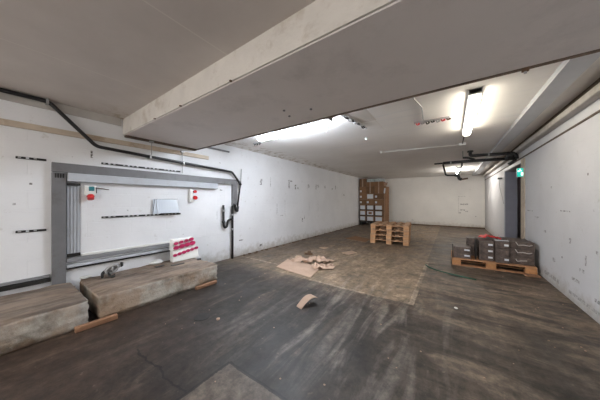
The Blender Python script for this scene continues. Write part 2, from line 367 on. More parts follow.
struct('baseboard_back', B(WL, WR, YB-.015, YB, 0, .05), 'rust')
# steel beam under ceiling
o = thing('steel_beam', 'long grey steel beam running along the ceiling near the right wall', 'beam', (.9, 7.6, CZ-.05))
obj('flange', B(-.09, .09, -5.3, 5.39, -.012, 0), 'steel_beam', o); obj('web', B(-.09, -.075, -5.3, 5.39, 0, .05), 'steel_light', o)
# ---------------------------------------------------------------- lamps
def lamp(name, loc, rz, label, tube_m, ln=1.5, shape='square'):
    o = thing(name, label, 'light', loc, rz, None); L = ln/2
    obj('housing', B(-L, L, -.062, .062, -.055, 0, bev=.008), 'steel_light', o)
    obj('diffuser', B(-L+.012, L-.012, -.05, .05, -.12, -.056, bev=.025, seg=4), tube_m, o)
    for s in (-1, 1): obj('end_cap', B(s*L-.028*s, s*L, -.064, .064, -.066, -.001, bev=.008, seg=2), 'white_plastic', o)
    for s in (-.5, .5):
        for y in (-1, 1): obj('clip', B(s*L-.012, s*L+.012, y*.058-.006, y*.058+.006, -.085, -.045), 'galv', o)
    return o
lamp('fluorescent_lamp', (-2.2, 2.86, CZ), 0, 'lit cool white fluorescent lamp partly hidden by the drop beam', 'tube_cool')
lamp('fluorescent_lamp', (.22, 3.87, CZ), math.pi/2, 'large lit warm white fluorescent lamp on the ceiling left of the steel beam', 'tube_warm', 1.66)
lamp('fluorescent_lamp', (.24, 10.5, CZ), math.pi/2, 'small distant lit fluorescent lamp seen behind the black ceiling pipes', 'tube_far')
lamp('fluorescent_lamp', (-2.4, -1.0, CZ), 0, 'added unseen lamp lighting the near bay from behind the viewer, left one', 'fill_rear')  # this and the next lamp are added out of view to light the near bay
lamp('fluorescent_lamp', (-.2, -1.2, CZ), 0, 'added unseen lamp lighting the near bay from behind the viewer, right one', 'fill_rear')
lamp('fluorescent_lamp', (2.6, 9.6, CZ), math.pi/2, 'added unseen lamp brightening the side room beyond the opening', 'fill_side')  # dim lamp added out of view to lift the dark side room
# ---------------------------------------------------------------- steel frame on left wall
o = thing('steel_door_frame', 'grey steel frame with pale lintel housing fixed to the white left wall', 'frame', (WL, 0, 0))
obj('post', B(0, .05, .43, .55, .0, 1.65), 'steel_dark', o)
pc = obj('post', B(0, .05, 3.12, 3.24, 1.2, 1.66), 'steel_dark', o)
obj('lintel', B(0, .055, .43, 3.24, 1.66, 1.775), 'steel_dark', o)
obj('lintel_housing', B(0, .085, .56, 2.72, 1.545, 1.655, bev=.006), 'steel_light', o, 'pale grey lintel housing')
gr = thing('tmp', '', ''); bpy.data.objects.remove(gr)
def channel(bm):
    box(bm, 0, .012, .555, .68, .56, 1.5)
    for k in range(4): box(bm, .012, .022, .56+k*.032, .578+k*.032, .56, 1.49, bev=.003)
obj('guide_channel', channel, 'steel_light', o, 'ribbed pale metal guide channel')
obj('channel_cap', B(.0, .05, .56, .68, 1.495, 1.525), 'blackmetal', o); obj('channel_foot', B(.0, .05, .56, .68, .57, .61), 'blackmetal', o)
def slots(bm):
    for k in range(4): box(bm, .05, .053, .452+k*.022, .466+k*.022, 1.585, 1.64)
obj('vent_slots', slots, 'blackmetal', o)
obj('wall_panel', B(0, .006, .69, 2.95, .56, 1.54), 'wl', o, 'white painted infill panel')
obj('sill', B(0, .035, .69, 2.02, .557, .585, bev=.004), 'white_plastic', o, 'white sill above the lower rail')
obj('bottom_rail', lambda bm: (box(bm, 0, .05, .555, 2.02, .50, .555, bev=.004),), 'steel_grey', o, 'grey lower rail')
obj('rail_ledge', B(0, .07, .555, 2.02, .435, .47, bev=.004), 'steel_light', o)
obj('rail_lip', B(0, .03, .555, 2.02, .405, .43), 'blackmetal', o)
o = thing('wall_rail', 'dark grimy rail low on the left wall beside the grey frame post', 'rail', (WL, 0, .3))
obj('rail', B(0, .05, YN, .42, 0, .05, bev=.006), 'blackmetal', o); obj('rail_lip', B(0, .03, YN, .42, .06, .085), 'steel_grey', o)
def perf(y0, y1, z, label, x=WL):
    o = thing('mounting_rail', label, 'rail', (x, (y0+y1)/2, z), 0, 'perforated mounting rails on the left wall'); L = (y1-y0)/2
    obj('bar', B(0, .014, -L, L, -.013, .013, bev=.002), 'blackmetal', o)
    n = max(3, int((y1-y0)/.055))
    for k in range(n):
        if k % 5 == 3: continue
        yy = -L+(k+.5)*2*L/n; obj('slot', B(.014, .018, yy-.014, yy+.010, -.007, .010), 'label' if k % 2 else 'galv', o)
perf(.16, .39, 1.795, 'short dark perforated rail high on the wall left of the grey frame')
perf(.16, .39, .94, 'short dark perforated rail at mid height on the wall left of the grey frame')
perf(.9, 1.99, 1.06, 'long dark perforated rail inside the grey frame, under the folded metal sheet', WL+.007)
perf(.9, 1.99, 1.83, 'long perforated rail on the wall just above the grey lintel')
# folded shiny sheet on the rail
o = thing('folded_metal_sheet', 'shiny folded sheet of metal standing on the rail inside the grey frame', 'metal sheet', (WL+.027, 1.53, 1.08))
def sheet(bm):
    prism(bm, [(0, 0), (.07, 0), (.025, .24), (.015, .24)], .006, Matrix(((0, 0, -1, .006), (1, 0, 0, 0), (0, 1, 0, 0), (0, 0, 0, 1))) @ Matrix.Identity(4))
obj('side_flap', lambda bm: prism(bm, [(0, 0), (.075, 0), (.045, .245), (.02, .245)], .006, Matrix(((0, 0, 1, .004), (1, 0, 0, -.005), (0, 1, 0, 0), (0, 0, 0, 1)))), 'chrome', o)
def bent(bm):
    pr_ = []
    for k in range(9):
        u = k/8; pr_.append((.012+.05*math.sin(u*1.3)*.8, .075+u*.33))
    lo = [(x, y, 0.) for x, y in pr_]; hi = [(x*.45+.004, y-.02-.012*i/8, .24) for i, (x, y) in enumerate(pr_)]
    A = [bm.verts.new(p) for p in lo]; Bv = [bm.verts.new(p) for p in hi]
    A2 = [bm.verts.new((p[0]+.005, p[1], p[2])) for p in lo]; B2 = [bm.verts.new((p[0]+.005, p[1], p[2])) for p in hi]
    for i in range(8):
        bm.faces.new((A[i], A[i+1], Bv[i+1], Bv[i])); bm.faces.new((A2[i], B2[i], B2[i+1], A2[i+1]))
        bm.faces.new((Bv[i], Bv[i+1], B2[i+1], B2[i])); bm.faces.new((A[i+1], A[i], A2[i], A2[i+1]))
    bm.faces.new((A[0], Bv[0], B2[0], A2[0])); bm.faces.new((A[8], A2[8], B2[8], Bv[8]))
obj('main_sheet', bent, 'chrome', o)
obj('fold_edge', T([(.012, .002, .0), (.012, .03, .24), (.012, .40, .245)], .004, 6), 'blackmetal', o)
obj('foot_edge', B(.05, .062, .1, .4, -.012, .004), 'blackmetal', o)
# sockets
def socket(y, z, label, full=True):
    o = thing('power_socket', label, 'socket', (WL+.007, y, z), 0, None)
    if full:
        obj('housing', B(0, .07, -.055, .055, -.06, .075, bev=.012, seg=2), 'white_plastic', o)
        obj('lid', B(.07, .08, -.02, .035, 0, .06, bev=.004), 'teal', o)
        obj('plug', lambda bm: (tube(bm, [(.05, 0, -.055), (.075, 0, -.115)], .034, 14), box(bm, .02, .09, -.036, .036, -.085, -.06, bev=.006)), 'red', o, 'red plug socket face')
        obj('latch', B(.03, .06, .055, .064, -.03, .05), 'blackmetal', o)
    else:
        obj('housing', B(0, .06, -.06, -.005, -.13, .12, bev=.01, seg=2), 'white_plastic', o)
        obj('cover', T([(.03, .04, .07), (.075, .04, .07)], .026, 14), 'red', o, 'dull red round cover')
        obj('plug', T([(.03, .04, -.04), (.085, .04, -.05)], .034, 14), 'red', o)
    return o
socket(.775, 1.43, 'white wall socket with teal lid and red bottom beside ribbed channel')
socket(2.2, 1.40, 'wall socket with two red round covers right of the folded metal sheet', False)
obj_ = tag(obj('cable', T([(WL+.014, .845, 1.475), (WL+.014, .9, 1.47), (WL+.014, .98, 1.455)], .005, 6, bend=.05), 'rust'), 'short thin brown cable end beside the teal lidded socket', 'cable')
# ---------------------------------------------------------------- black pipes left wall
o = thing('drain_pipe', 'long black pipe along the top of the left wall bending down past the frame', 'pipe', (WL+.08, 0, 0))
obj('pipe_run', T([(0, YN, 2.49), (0, .40, 2.50), (0, .83, 2.045), (0, 1.48, 2.01), (0, 3.08, 1.935), (0, 3.31, 1.68)], .023, 14, bend=.05), 'black', o)
obj('lower_run', T([(0, 3.31, 1.68), (0, 3.23, 1.16)], .018, 12), 'black', o)
obj('joint', T([(0, 3.27, 1.73), (0, 3.32, 1.66)], .03, 12), 'black', o)
for y, z in ((.39, 2.495), (1.48, 2.01), (2.01, 1.985)):
    obj('clamp', lambda bm: (box(bm, -.08, .028, y-.012, y+.012, z-.03, z+.03, bev=.003)), 'galv', o)
obj('vent_rod', T([(0, 3.32, 1.70), (0, 3.34, 2.03)], .010, 8), 'galv', o, 'thin grey upright rod')
o = thing('waste_pipe', 'black vertical waste pipe with trap running down to the floor beside the frame', 'pipe', (WL+.065, 0, 0))
obj('down_pipe', T([(0, 3.10, 0), (0, 3.10, 1.17), (0, 3.13, 1.21), (0, 3.17, 1.20), (0, 3.19, 1.08), (.015, 3.225, 1.05), (.03, 3.23, 1.17)], .026, 12, bend=.04), 'black', o)
obj('trap', T([(0, 2.87, 1.2), (0, 2.87, .77), (0, 2.90, .71), (0, 2.96, .73), (0, 2.98, .85), (0, 3.03, .88), (0, 3.1, .88)], .024, 12, bend=.05), 'black', o)
for y, z in ((2.87, 1.08), (2.87, .84), (3.10, .98), (3.10, .66)):
    obj('collar', T([(0, y, z-.02), (0, y, z+.02)], .034, 12), 'galv' if z != .84 else 'black', o)
# threaded rods under beam end
for y, z0, z1, l in ((1.5, 1.985, 2.26, 'thin rod from the beam batten to the black pipe, the one nearer the frame post'), (2.01, 1.80, 2.2, 'thin grey rod with small bracket hanging behind the black pipe above the lintel')):
    q = thing('hanger_rod', l, 'rod', (WL+.08 if y < 2 else WL+.04, y, z0)); obj('rod', T([(0, 0, 0), (0, 0, z1-z0)], .006, 8), 'galv', q)
    obj('bracket', B(-.03, .02, -.03, .03, z1-z0-.02, z1-z0+.01, bev=.003), 'galv', q)
# ---------------------------------------------------------------- concrete blocks
def cblock(y0, y1, rz, label, seed, hx=(-4.02, -3.12), h=.255):
    random.seed(seed)
    cx, cy = (hx[0]+hx[1])/2, (y0+y1)/2; a, b = (hx[1]-hx[0])/2, (y1-y0)/2
    def fn(bm):
        box(bm, -a, a, -b, b, 0, h)
        bmesh.ops.subdivide_edges(bm, edges=bm.edges[:], cuts=14, use_grid_fill=True)
        for v in bm.verts:
            on = sum((abs(abs(v.co.x)-a) < 1e-4, abs(abs(v.co.y)-b) < 1e-4, abs(v.co.z-h) < 1e-4))
            k = .004 if on == 1 else .009
            if v.co.z > .01: v.co += Vector((random.uniform(-k, k), random.uniform(-k, k), random.uniform(-k, k)))
            if on >= 2:
                v.co.x -= math.copysign(.012, v.co.x) if abs(abs(v.co.x)-a) < .02 else 0
                v.co.y -= math.copysign(.012, v.co.y) if abs(abs(v.co.y)-b) < .02 else 0
                if abs(v.co.z-h) < .02: v.co.z -= .010
        for f in bm.faces: f.smooth = True
    def fn2(bm):
        fn(bm)
        for v in bm.verts:
            if v.co.z < .02: v.co.x *= 1-.02/a; v.co.y *= 1-.015/b
    q = obj('concrete_block', fn2, 'block'); q.location = (cx, cy, 0); q.rotation_euler = (0, 0, rz)
    return tag(q, label, 'block', None)
cblock(-1.55, .585, .0, 'long brown-topped concrete block at the left edge, in front of the grey post', 3, hx=(-4.01, -3.07), h=.27)
cblock(.66, 2.11, .008, 'pale long concrete block carrying the dotted carton and metal fitting', 5, hx=(-3.99, -3.09), h=.275)
random.seed(11)
def timber(x, y0, y1, rz, label, w=.05, h=.05):
    q = obj('timber_batten', B(-w/2, w/2, -(y1-y0)/2, (y1-y0)/2, 0, h, bev=.006), 'wedge'); q.location = (x, (y0+y1)/2, .001); q.rotation_euler = (0, 0, rz); tag(q, label, 'timber')
timber(-3.025, .47, .80, -.03, 'orange brown timber batten on the floor at the gap between the concrete blocks', .055, .05)
timber(-3.035, 1.70, 2.04, .02, 'orange brown timber batten on the floor against the right end of the pale block', .05, .045)
# metal fitting on the block
o = thing('metal_clamp', 'grey metal clamp fitting lying on the near end of the pale concrete block', 'clamp', (-3.74, .93, .275), 1.5); o.scale = (.78, 1.35, 1.35)
def oval(cx, cz, a, b, r, y, tilt=.18):
    def fn(bm):
        n, m_ = 20, 8; R = []
        for i in range(n):
            t = 2*math.pi*i/n; ring = []
            for k in range(m_):
                u = 2*math.pi*k/m_; rr = r*(1+.0*u)
                X_, Z_ = (a+rr*math.cos(u))*math.cos(t), (b+rr*math.cos(u))*math.sin(t)
                ring.append(bm.verts.new((cx+X_, y+rr*1.3*math.sin(u), cz+Z_+X_*tilt)))
            R.append(ring)
        for i in range(n):
            for k in range(m_): f = bm.faces.new((R[i][k], R[i][(k+1) % m_], R[(i+1) % n][(k+1) % m_], R[(i+1) % n][k])); f.smooth = True
    return fn
obj('body', oval(0, .075, .085, .032, .016, 0), 'galv', o)
obj('back_plate', lambda bm: prism(bm, [(-.10, .03), (-.02, .025), (.08, .06), (.09, .10), (-.06, .085), (-.11, .06)], .02, Matrix(((1, 0, 0, 0), (0, 0, -1, .03), (0, 1, 0, 0), (0, 0, 0, 1)))), 'galv', o)
obj('rib', T([(.0, -.01, .05), (.01, -.01, .10)], .014, 8), 'galv', o)
obj('arm', T([(.07, 0, .085), (.13, 0, .105)], .017, 10), 'galv', o)
obj('screw_knob', T([(.12, 0, .103), (.15, 0, .109)], .024, 12), 'blackmetal', o, 'black end knob')
obj('foot', T([(-.05, -.01, .05), (-.03, -.03, .014), (.01, -.05, .014), (.03, -.05, .03)], .014, 8, bend=.02), 'blackmetal', o, 'dark metal foot')
obj('jaw', T([(-.10, 0, .06), (-.13, -.01, .045), (-.12, -.02, .012)], .018, 8, bend=.02), 'blackmetal', o, 'dark metal jaw')
# dotted carton : two rounded layers leaning together
o = thing('dotted_carton', 'white packaging with two rows of magenta dots standing on the pale block', 'packaging', (-3.80, 1.92, .275), 0)
def sack(z0, z1, w0, w1, off):
    def fn(bm):
        box(bm, -.05, .05, -w0/2, w0/2, 0, z1-z0, bev=.015, seg=2)
        for v in bm.verts:
            u = v.co.z/(z1-z0); v.co.y *= (1-u)+u*w1/w0; v.co.y += off; v.co.x -= .04*u+ .5*z0*.35; v.co.z += z0
    return fn
a_ = obj('lower_pack', sack(.0, .19, .46, .42, .02), 'white_plastic', o); b_ = obj('upper_pack', sack(.185, .37, .42, .36, .0), 'white_plastic', o)
def dots(rows):
    def fn(bm):
        y, z, rr, lean = rows
        xx = .042-.09*z
        tube(bm, [(xx-.012, y, z), (xx+.014, y, z+.002)], rr*1.15, 14)
        for v in bm.verts: v.co.y = y+(v.co.y-y)*1.35+(v.co.z-z)*lean
    return fn
for z, n, w, off, rr, par in ((.125, 6, .44, .02, .021, a_), (.245, 4, .37, 0, .030, b_), (.315, 4, .35, -.01, .024, b_)):
    for k in range(n): obj('dot', dots((off+(k-(n-1)/2)*w/n, z+.012*k-.015, rr*random.uniform(.85, 1.1), .25)), 'magenta', par)
# rubble and flat dark scraps on block
def lump(name, m, loc, s, label, cat, group=None, sq=(1, 1, .5)):
    def fn(bm):
        bmesh.ops.create_icosphere(bm, subdivisions=2, radius=s)
        for v in bm.verts: v.co = Vector((v.co.x*sq[0], v.co.y*sq[1], v.co.z*sq[2]))*random.uniform(.75, 1.15)
        z = min(v.co.z for v in bm.verts)
        for v in bm.verts: v.co.z -= z
    q = obj(name, fn, m); q.location = loc; return tag(q, label, cat, group)
lump('plaster_lump', 'rubble', (-3.88, 1.52, .270), .06, 'white plaster lump on the pale block left of the dotted packaging', 'rubble', sq=(1, 1.7, .6))
lump('plaster_lump', 'rubble', (-3.95, .72, .270), .045, 'small white plaster lump on the rear left corner of the pale block', 'rubble', sq=(1, 1.3, .5))
def flat(name, poly, z, th, m, label, cat, group=None, curl=0.):
    cx = sum(p[0] for p in poly)/len(poly); cy = sum(p[1] for p in poly)/len(poly)
    def fn(bm):
        prism(bm, [(x-cx, y-cy) for x, y in poly], th)
        if curl:
            bmesh.ops.subdivide_edges(bm, edges=bm.edges[:], cuts=5, use_grid_fill=True)
            for v in bm.verts: v.co.z += curl*(math.sin(v.co.x*9+1)+math.sin(v.co.y*7))**2*.5
    q = obj(name, fn, m); q.location = (cx, cy, z); return tag(q, label, cat, group)
flat('dark_scrap', [(-3.62, 1.62), (-3.56, 1.62), (-3.55, 1.80), (-3.60, 1.82)], .277, .006, 'blackmetal', 'flat dark scrap on the pale block in front of the dotted packaging', 'scrap')
flat('dark_scrap', [(-3.74, 1.44), (-3.68, 1.45), (-3.68, 1.56), (-3.74, 1.57)], .277, .006, 'blackmetal', 'flat dark scrap on the pale block left of the dotted packaging', 'scrap')
flat('dark_scrap', [(-3.64, 2.06), (-3.55, 2.02), (-3.54, 2.08), (-3.62, 2.13)], .277, .008, 'blackmetal', 'flat dark scrap at the right end of the pale block', 'scrap')
# ---------------------------------------------------------------- pallets
def pallet(loc, rz, label, L=1.2, D=.8, mats=('pine', 'pine_y', 'pblock'), group=None, bx=.0725, by=.05):
    o = thing('pallet', label, 'pallet', loc, rz, group); sx, sy = L/2, D/2
    for cy in (-sy+by, 0, sy-by): obj('bottom_board', B(-sx, sx, cy-by, cy+by, 0, .022, bev=.002), mats[0], o)
    for cx in (-sx+bx, 0, sx-bx):
        for cy in (-sy+by, 0, sy-by): obj('spacer_block', B(cx-bx, cx+bx, cy-by, cy+by, .022, .1, bev=.003), mats[2], o)
        obj('stringer_board', B(cx-.0725, cx+.0725, -sy, sy, .1, .122, bev=.002), mats[1], o)
    for i, cy in enumerate((-sy+.0725, -sy/2+.04, 0, sy/2-.04, sy-.0725)):
        hw = .0725 if i in (0, 2, 4) else .05
        obj('deck_board', B(-sx, sx, cy-hw, cy+hw, .122, .144, bev=.002), mats[0], o)
    return o
PB = .10+math.pi/2
names = ['bottom pallet of the pine stack on the floor', 'second pallet from the bottom of the pine stack', 'third pallet from the bottom, just under the top one of the pine stack', 'topmost pale pine pallet of the stack in the room centre']
p0 = pallet((-1.57, 7.32, 0), PB, names[0], 1.14, 1.06, group='stacked pine pallets', by=.0725)
for k in range(1, 4):
    p = copy_tree(p0); p.location = (-1.56+random.uniform(-.015, .015), 7.32+random.uniform(-.02, .02), .144*k+.0005*k)
    p.rotation_euler = (0, 0, PB+random.uniform(-.025, .025)); p['label'] = names[k]
pallet((.61, 5.77, 0), .02, 'old brown pallet against the right wall loaded with dark parcels', 1.2, .8, ('opine', 'opine_y', 'opblock'))
q = obj('wood_offcut', B(-.09, .09, -.05, .05, 0, .03, bev=.004), 'wedge'); q.location = (1.14, 5.30, 0); q.rotation_euler = (0, 0, .25); tag(q, 'small wood offcut on the floor at the right front corner of loaded pallet', 'wood')
# parcels
def parcel(x0, x1, y0, y1, z, h, label, lab=True, band=0):
    cx, cy = (x0+x1)/2, (y0+y1)/2; a, b = (x1-x0)/2-.004, (y1-y0)/2-.004
    o = thing('wrapped_parcel', label, 'parcel', (cx, cy, z), random.uniform(-.025, .025), 'dark parcels on the old pallet')
    def fn(bm):
        box(bm, -a, a, -b, b, 0, h-.004); bmesh.ops.subdivide_edges(bm, edges=bm.edges[:], cuts=4, use_grid_fill=True)
        for v in bm.verts:
            e = sum((abs(abs(v.co.x)-a) < 1e-4, abs(abs(v.co.y)-b) < 1e-4, v.co.z > h-.006, v.co.z < .001))
            if e >= 2:
                if abs(abs(v.co.x)-a) < 1e-4: v.co.x *= 1-.003/a
                if abs(abs(v.co.y)-b) < 1e-4: v.co.y *= 1-.003/b
            if .001 < v.co.z < h-.006: v.co += Vector((random.uniform(-.003, .003), random.uniform(-.003, .003), 0))
            elif v.co.z > .001 and e == 1: v.co.z -= random.uniform(0, .006)
        for f in bm.faces: f.smooth = False
    obj('wrapping', fn, 'parcel', o)
    if lab: obj('paper_label', B(a*.25, a*.85, -b-.004, -b+.002, h*.40, h*.66), 'label', o)
    if band:
        def bd(bm):
            pts = [(-a*.55, h*.98), (-a*.35, h*.55), (a*.1, h*.62), (a*.55, h*.55), (a*.8, h*.66)] if band == 1 else [(-a*.5, h*.7), (-a*.4, h*.4), (-a*.1, h*.5), (a*.4, h*.58)]
            tube(bm, [(x, -b-.002, z_) for x, z_ in pts], .006, 6)
        obj('strap', bd, 'parcel_band', o)
    return o
Z0 = .145
stacks = [ # x0,x1,y0,y1,h,n, place words, label?, band
 (.04, .33, 5.40, 5.72, .112, 2, 'the short leftmost front stack', True, 0),
 (.44, .67, 5.46, 5.76, .122, 3, 'the second front stack from left', True, 0),
 (.675, .88, 5.39, 5.72, .132, 3, 'the third front stack from left', True, 0),
 (.885, 1.21, 5.46, 5.76, .136, 3, 'the rightmost front stack', False, 1),
 (.27, .42, 5.78, 6.12, .122, 3, 'the left rear stack', False, 0),
 (.43, .80, 5.78, 6.12, .122, 3, 'the middle rear stack', False, 0),
 (.82, 1.21, 5.79, 6.12, .132, 3, 'the right rear stack', False, 0)]
lev = {2: ['bottom', 'top'], 3: ['bottom', 'middle', 'top']}
for x0, x1, y0, y1, h, n, wd, lb, bd in stacks:
    for k in range(n):
        extra = ' with a white paper label' if lb else (' with a white strap' if bd else '')
        parcel(x0, x1, y0, y1, Z0+k*h, h, 'dark parcel%s, %s of %s' % (extra, lev[n][k], wd), lb and not (k == 1 and n == 3 and x0 > .6), (1 if k else 2) if bd else 0)
# thin upright dark boards between the parcels
for x, y, z, h, l in ((.025, 5.46, .145, .27, 'thin dark upright sheet at the left end of the loaded pallet'), (.40, 5.50, .145, .39, 'thin dark upright sheet between the two leftmost parcel stacks')):
    q = obj('dark_board', B(-.006, .006, -.15, .15, 0, h, bev=.002), 'blackmetal'); q.location = (x, y+.06, z); tag(q, l, 'board')
def redsheet(bm):
    n, m_ = 14, 8; W_, D_ = .36, .24; G = []
    rnd = random.Random(4)
    for s in (0, 1):
        g = []
        for i in range(n+1):
            for j in range(m_+1):
                x = (i/n-.5)*W_*(1-.25*(j/m_)); y = (j/m_-.5)*D_
                zz = .02+.03*math.exp(-((i/n-.45)*3.2)**2)+.012*math.sin(i*1.3+j*.8)+.008*math.sin(j*2.1-i*.5)
                g.append(bm.verts.new((x, y, max(zz, .004)+(.008 if s else 0))))
        G.append(g)
    def id_(i, j): return i*(m_+1)+j
    for i in range(n):
        for j in range(m_):
            for s in (0, 1):
                f = bm.faces.new([G[s][id_(*q)] for q in ((i, j), (i+1, j), (i+1, j+1), (i, j+1))]); f.smooth = True
    for i in range(n):
        for j in (0, m_): bm.faces.new([G[0][id_(i, j)], G[0][id_(i+1, j)], G[1][id_(i+1, j)], G[1][id_(i, j)]])
    for j in range(m_):
        for i in (0, n): bm.faces.new([G[0][id_(i, j)], G[0][id_(i, j+1)], G[1][id_(i, j+1)], G[1][id_(i, j)]])
q = obj('red_sheet', redsheet, 'red'); q.location = (.64, 5.93, Z0+.368); q.rotation_euler = (0, 0, .05); tag(q, 'crumpled bright red plastic sheet lying on top of the dark parcels', 'sheet')
q = obj('paper_sheet', B(-.1, .1, -.03, .03, 0, .006), 'label'); q.location = (.78, 5.52, Z0+.398); q.rotation_euler = (0, 0, .1); tag(q, 'white paper strip on the third parcel stack in front of the red sheet', 'paper')
# ---------------------------------------------------------------- carton stack, far left corner
SX = [WL+.05, -3.66, -3.235, -2.80]; SY0 = 11.3
o = thing('low_pallet', 'dark low pallet base under the cartons in the far left corner', 'pallet', (-3.42, 11.75, 0))
for cx in (-.56, 0, .5): obj('runner', B(cx-.05, cx+.05, -.42, .45, 0, .17), 'blackmetal', o)
obj('deck', B(-.61, .62, -.44, .47, .17, .20), 'blackmetal', o)
zs = [.202, .50, .79, 1.08, 1.37, 1.66, 2.03, 2.46]
colw = ['left', 'middle', 'right']; roww = ['bottom', 'second', 'third', 'fourth', 'fifth', 'sixth', 'top']
for r in range(7):
    for c in range(3):
        x0, x1 = SX[c]+.008, SX[c+1]-.008; z0, z1 = zs[r], zs[r+1]-.006
        desc = 'brown carton with large white label' if r < 3 or (r == 4 and c == 1) else ('brown carton with small pale sticker' if (r in (3, 4)) or (r == 5 and c == 0) else 'plain brown carton')
        if r == 6 and c > 0: desc = 'brown carton topped with cloudy plastic film'
        k = thing('carton', '%s, %s row, %s column of the far corner stack' % (desc, roww[r], colw[c]), 'carton', ((x0+x1)/2, SY0+.3, z0), 0, 'cartons stacked in the far left corner')
        a, hh = (x1-x0)/2, z1-z0; hh2 = hh if not (r == 6 and c > 0) else hh*.55
        obj('box', B(-a, a, -.3, .28, 0, hh2, bev=.004), 'card_dark' if (r+c) % 3 == 0 else 'card', k)
        if r < 3:
            obj('white_label', B(-a+.05, a-.05, -.304, -.299, .05, hh-.04), 'label', k); obj('dark_rim', lambda bm: (box(bm, -a, a, -.303, -.299, 0, .035), box(bm, -a, -a+.03, -.303, -.299, .035, hh)), 'blackmetal', k)
            if r == 1 and c == 1: obj('brown_tape', lambda bm: (box(bm, -a+.12, a-.12, -.308, -.304, .09, hh-.08),), 'card', k)
        elif r == 4 and c == 1: obj('white_label', B(-a+.05, a-.05, -.304, -.299, .03, hh-.03), 'label', k)
        elif r in (3, 4) or (r == 5 and c == 0): obj('sticker', B(-a+.03, -a+.13, -.304, -.299, .08, .18), 'label', k)
        else: obj('tape', B(-.03, .03, -.304, -.299, 0, hh2), 'card_pale', k)
        if r == 6 and c > 0: obj('plastic_film', lambda bm: box(bm, -a+.02, a-.02, -.28, .25, hh2+.002, hh-.04, bev=.03, seg=2), 'plastic_clear', k)
o = thing('tall_carton', 'tall narrow brown carton standing at the right end of the carton stack', 'carton', (-2.69, 11.72, 0), 0)
obj('box', B(-.10, .0, -.40, .35, .0, 2.02, bev=.006), 'card', o)
obj('tape', B(-.055, -.035, -.404, -.399, .0, 1.95), 'card_pale', o); obj('flap', lambda bm: prism(bm, [(0, 0), (.14, .04), (.18, .20), (.0, .16)], .01, Matrix.Translation((-.09, -.30, 2.02)) @ Matrix.Rotation(math.pi/2, 4, 'X')), 'card_pale', o)
q = obj('paper_sheet', B(-.035, .035, -.004, .004, 0, .26), 'label'); q.location = (-2.745, 11.308, 1.66); q.rotation_euler = (0, .12, 0); tag(q, 'white paper sheet stuck high on the tall narrow carton', 'paper')
# ---------------------------------------------------------------- things on the floor
flat('cardboard_sheet', [(-2.78, 3.17), (-1.93, 3.06), (-2.05, 3.62), (-2.5, 3.70), (-2.95, 3.74)], .003, .006, 'card_pale', 'large flat pale cardboard sheet on the floor in the middle of the room', 'cardboard', curl=.004)
def crumple(seed, n=5, r=.25):
    def fn(bm):
        rnd = random.Random(seed); g = {}
        for s in (0, 1):
            for i in range(n+1):
                for j in range(n+1):
                    if s == 0: g[('z', i, j)] = rnd.uniform(0, 1)**1.8*.07; g[('j', i, j)] = (rnd.uniform(-.03, .03), rnd.uniform(-.03, .03))
                    jx, jy = g[('j', i, j)]
                    g[(s, i, j)] = bm.verts.new(((i/n-.5)*r*2+jx, (j/n-.5)*r*1.2+jy, g[('z', i, j)]+.005*s+.001))
        for i in range(n):
            for j in range(n):
                for s in (0, 1): bm.faces.new([g[(s, i, j)], g[(s, i+1, j)], g[(s, i+1, j+1)], g[(s, i, j+1)]])
        for i in range(n):
            for j in (0, n):
                bm.faces.new([g[(0, i, j)], g[(0, i+1, j)], g[(1, i+1, j)], g[(1, i, j)]])
                bm.faces.new([g[(0, j, i)], g[(0, j, i+1)], g[(1, j, i+1)], g[(1, j, i)]])
    return fn
for i, (x, y, s, r, rz, lab) in enumerate(((-2.58, 3.80, 2, .24, .1, 'crumpled torn cardboard behind the flat sheet, its left piece'), (-2.02, 3.66, 8, .20, .7, 'crumpled torn cardboard at the right rear edge of the flat sheet'), (-2.30, 4.04, 5, .24, -.1, 'crumpled torn cardboard farthest back behind the flat sheet'))):
    q = obj('torn_cardboard', crumple(s, 6, r), 'card_pale'); q.location = (x, y, .012); q.rotation_euler = (0, 0, rz); tag(q, lab, 'cardboard', 'torn cardboard pile')
q = obj('dark_scrap', lambda bm: (box(bm, -.1, .1, -.012, .012, 0, .05, bev=.004), box(bm, -.02, .06, -.03, .03, .0, .09, bev=.01)), 'rust'); q.location = (-2.80, 4.36, 0); q.rotation_euler = (0, 0, .3); tag(q, 'small dark brown scrap behind the torn cardboard pile', 'scrap')
def arch(bm):
    n = 12; W_ = .048
    for s in (0,):
        P = []
        for k in range(n+1):
            u = k/n; a = math.pi*(.05+.62*u); P.append(((u-.5)*.25, .105*math.sin(a)-.105*math.sin(math.pi*.05)))
        A = [[bm.verts.new((sx*W_*(1+.25*(k/n)), x, z+t)) for k, (x, z) in enumerate(P)] for sx in (-1, 1) for t in (0, .005)]
        for k in range(n):
            bm.faces.new((A[0][k], A[2][k], A[2][k+1], A[0][k+1])); bm.faces.new((A[1][k], A[1][k+1], A[3][k+1], A[3][k]))
            bm.faces.new((A[0][k], A[0][k+1], A[1][k+1], A[1][k])); bm.faces.new((A[2][k], A[3][k], A[3][k+1], A[2][k+1]))
        for k in (0, n): bm.faces.new((A[0][k], A[1][k], A[3][k], A[2][k]))
    for f in bm.faces: f.smooth = False
q = obj('curled_cardboard', arch, 'card_pale'); q.location = (-1.47, 2.25, .002); q.rotation_euler = (0, 0, -.3); tag(q, 'small curled piece of pale cardboard alone on the dark floor', 'cardboard')
def ribbon(bm):
    pts = [(-.42, 5.02), (-.36, 4.86), (-.22, 4.72), (0, 4.62), (.2, 4.55), (.34, 4.52)]
    tube(bm, [(x, y, .012) for x, y in pts], .011, 8, bend=.08)
q = tag(obj('green_hose', ribbon, 'green'), 'thin dark green hose lying on the floor left of the loaded pallet', 'hose')
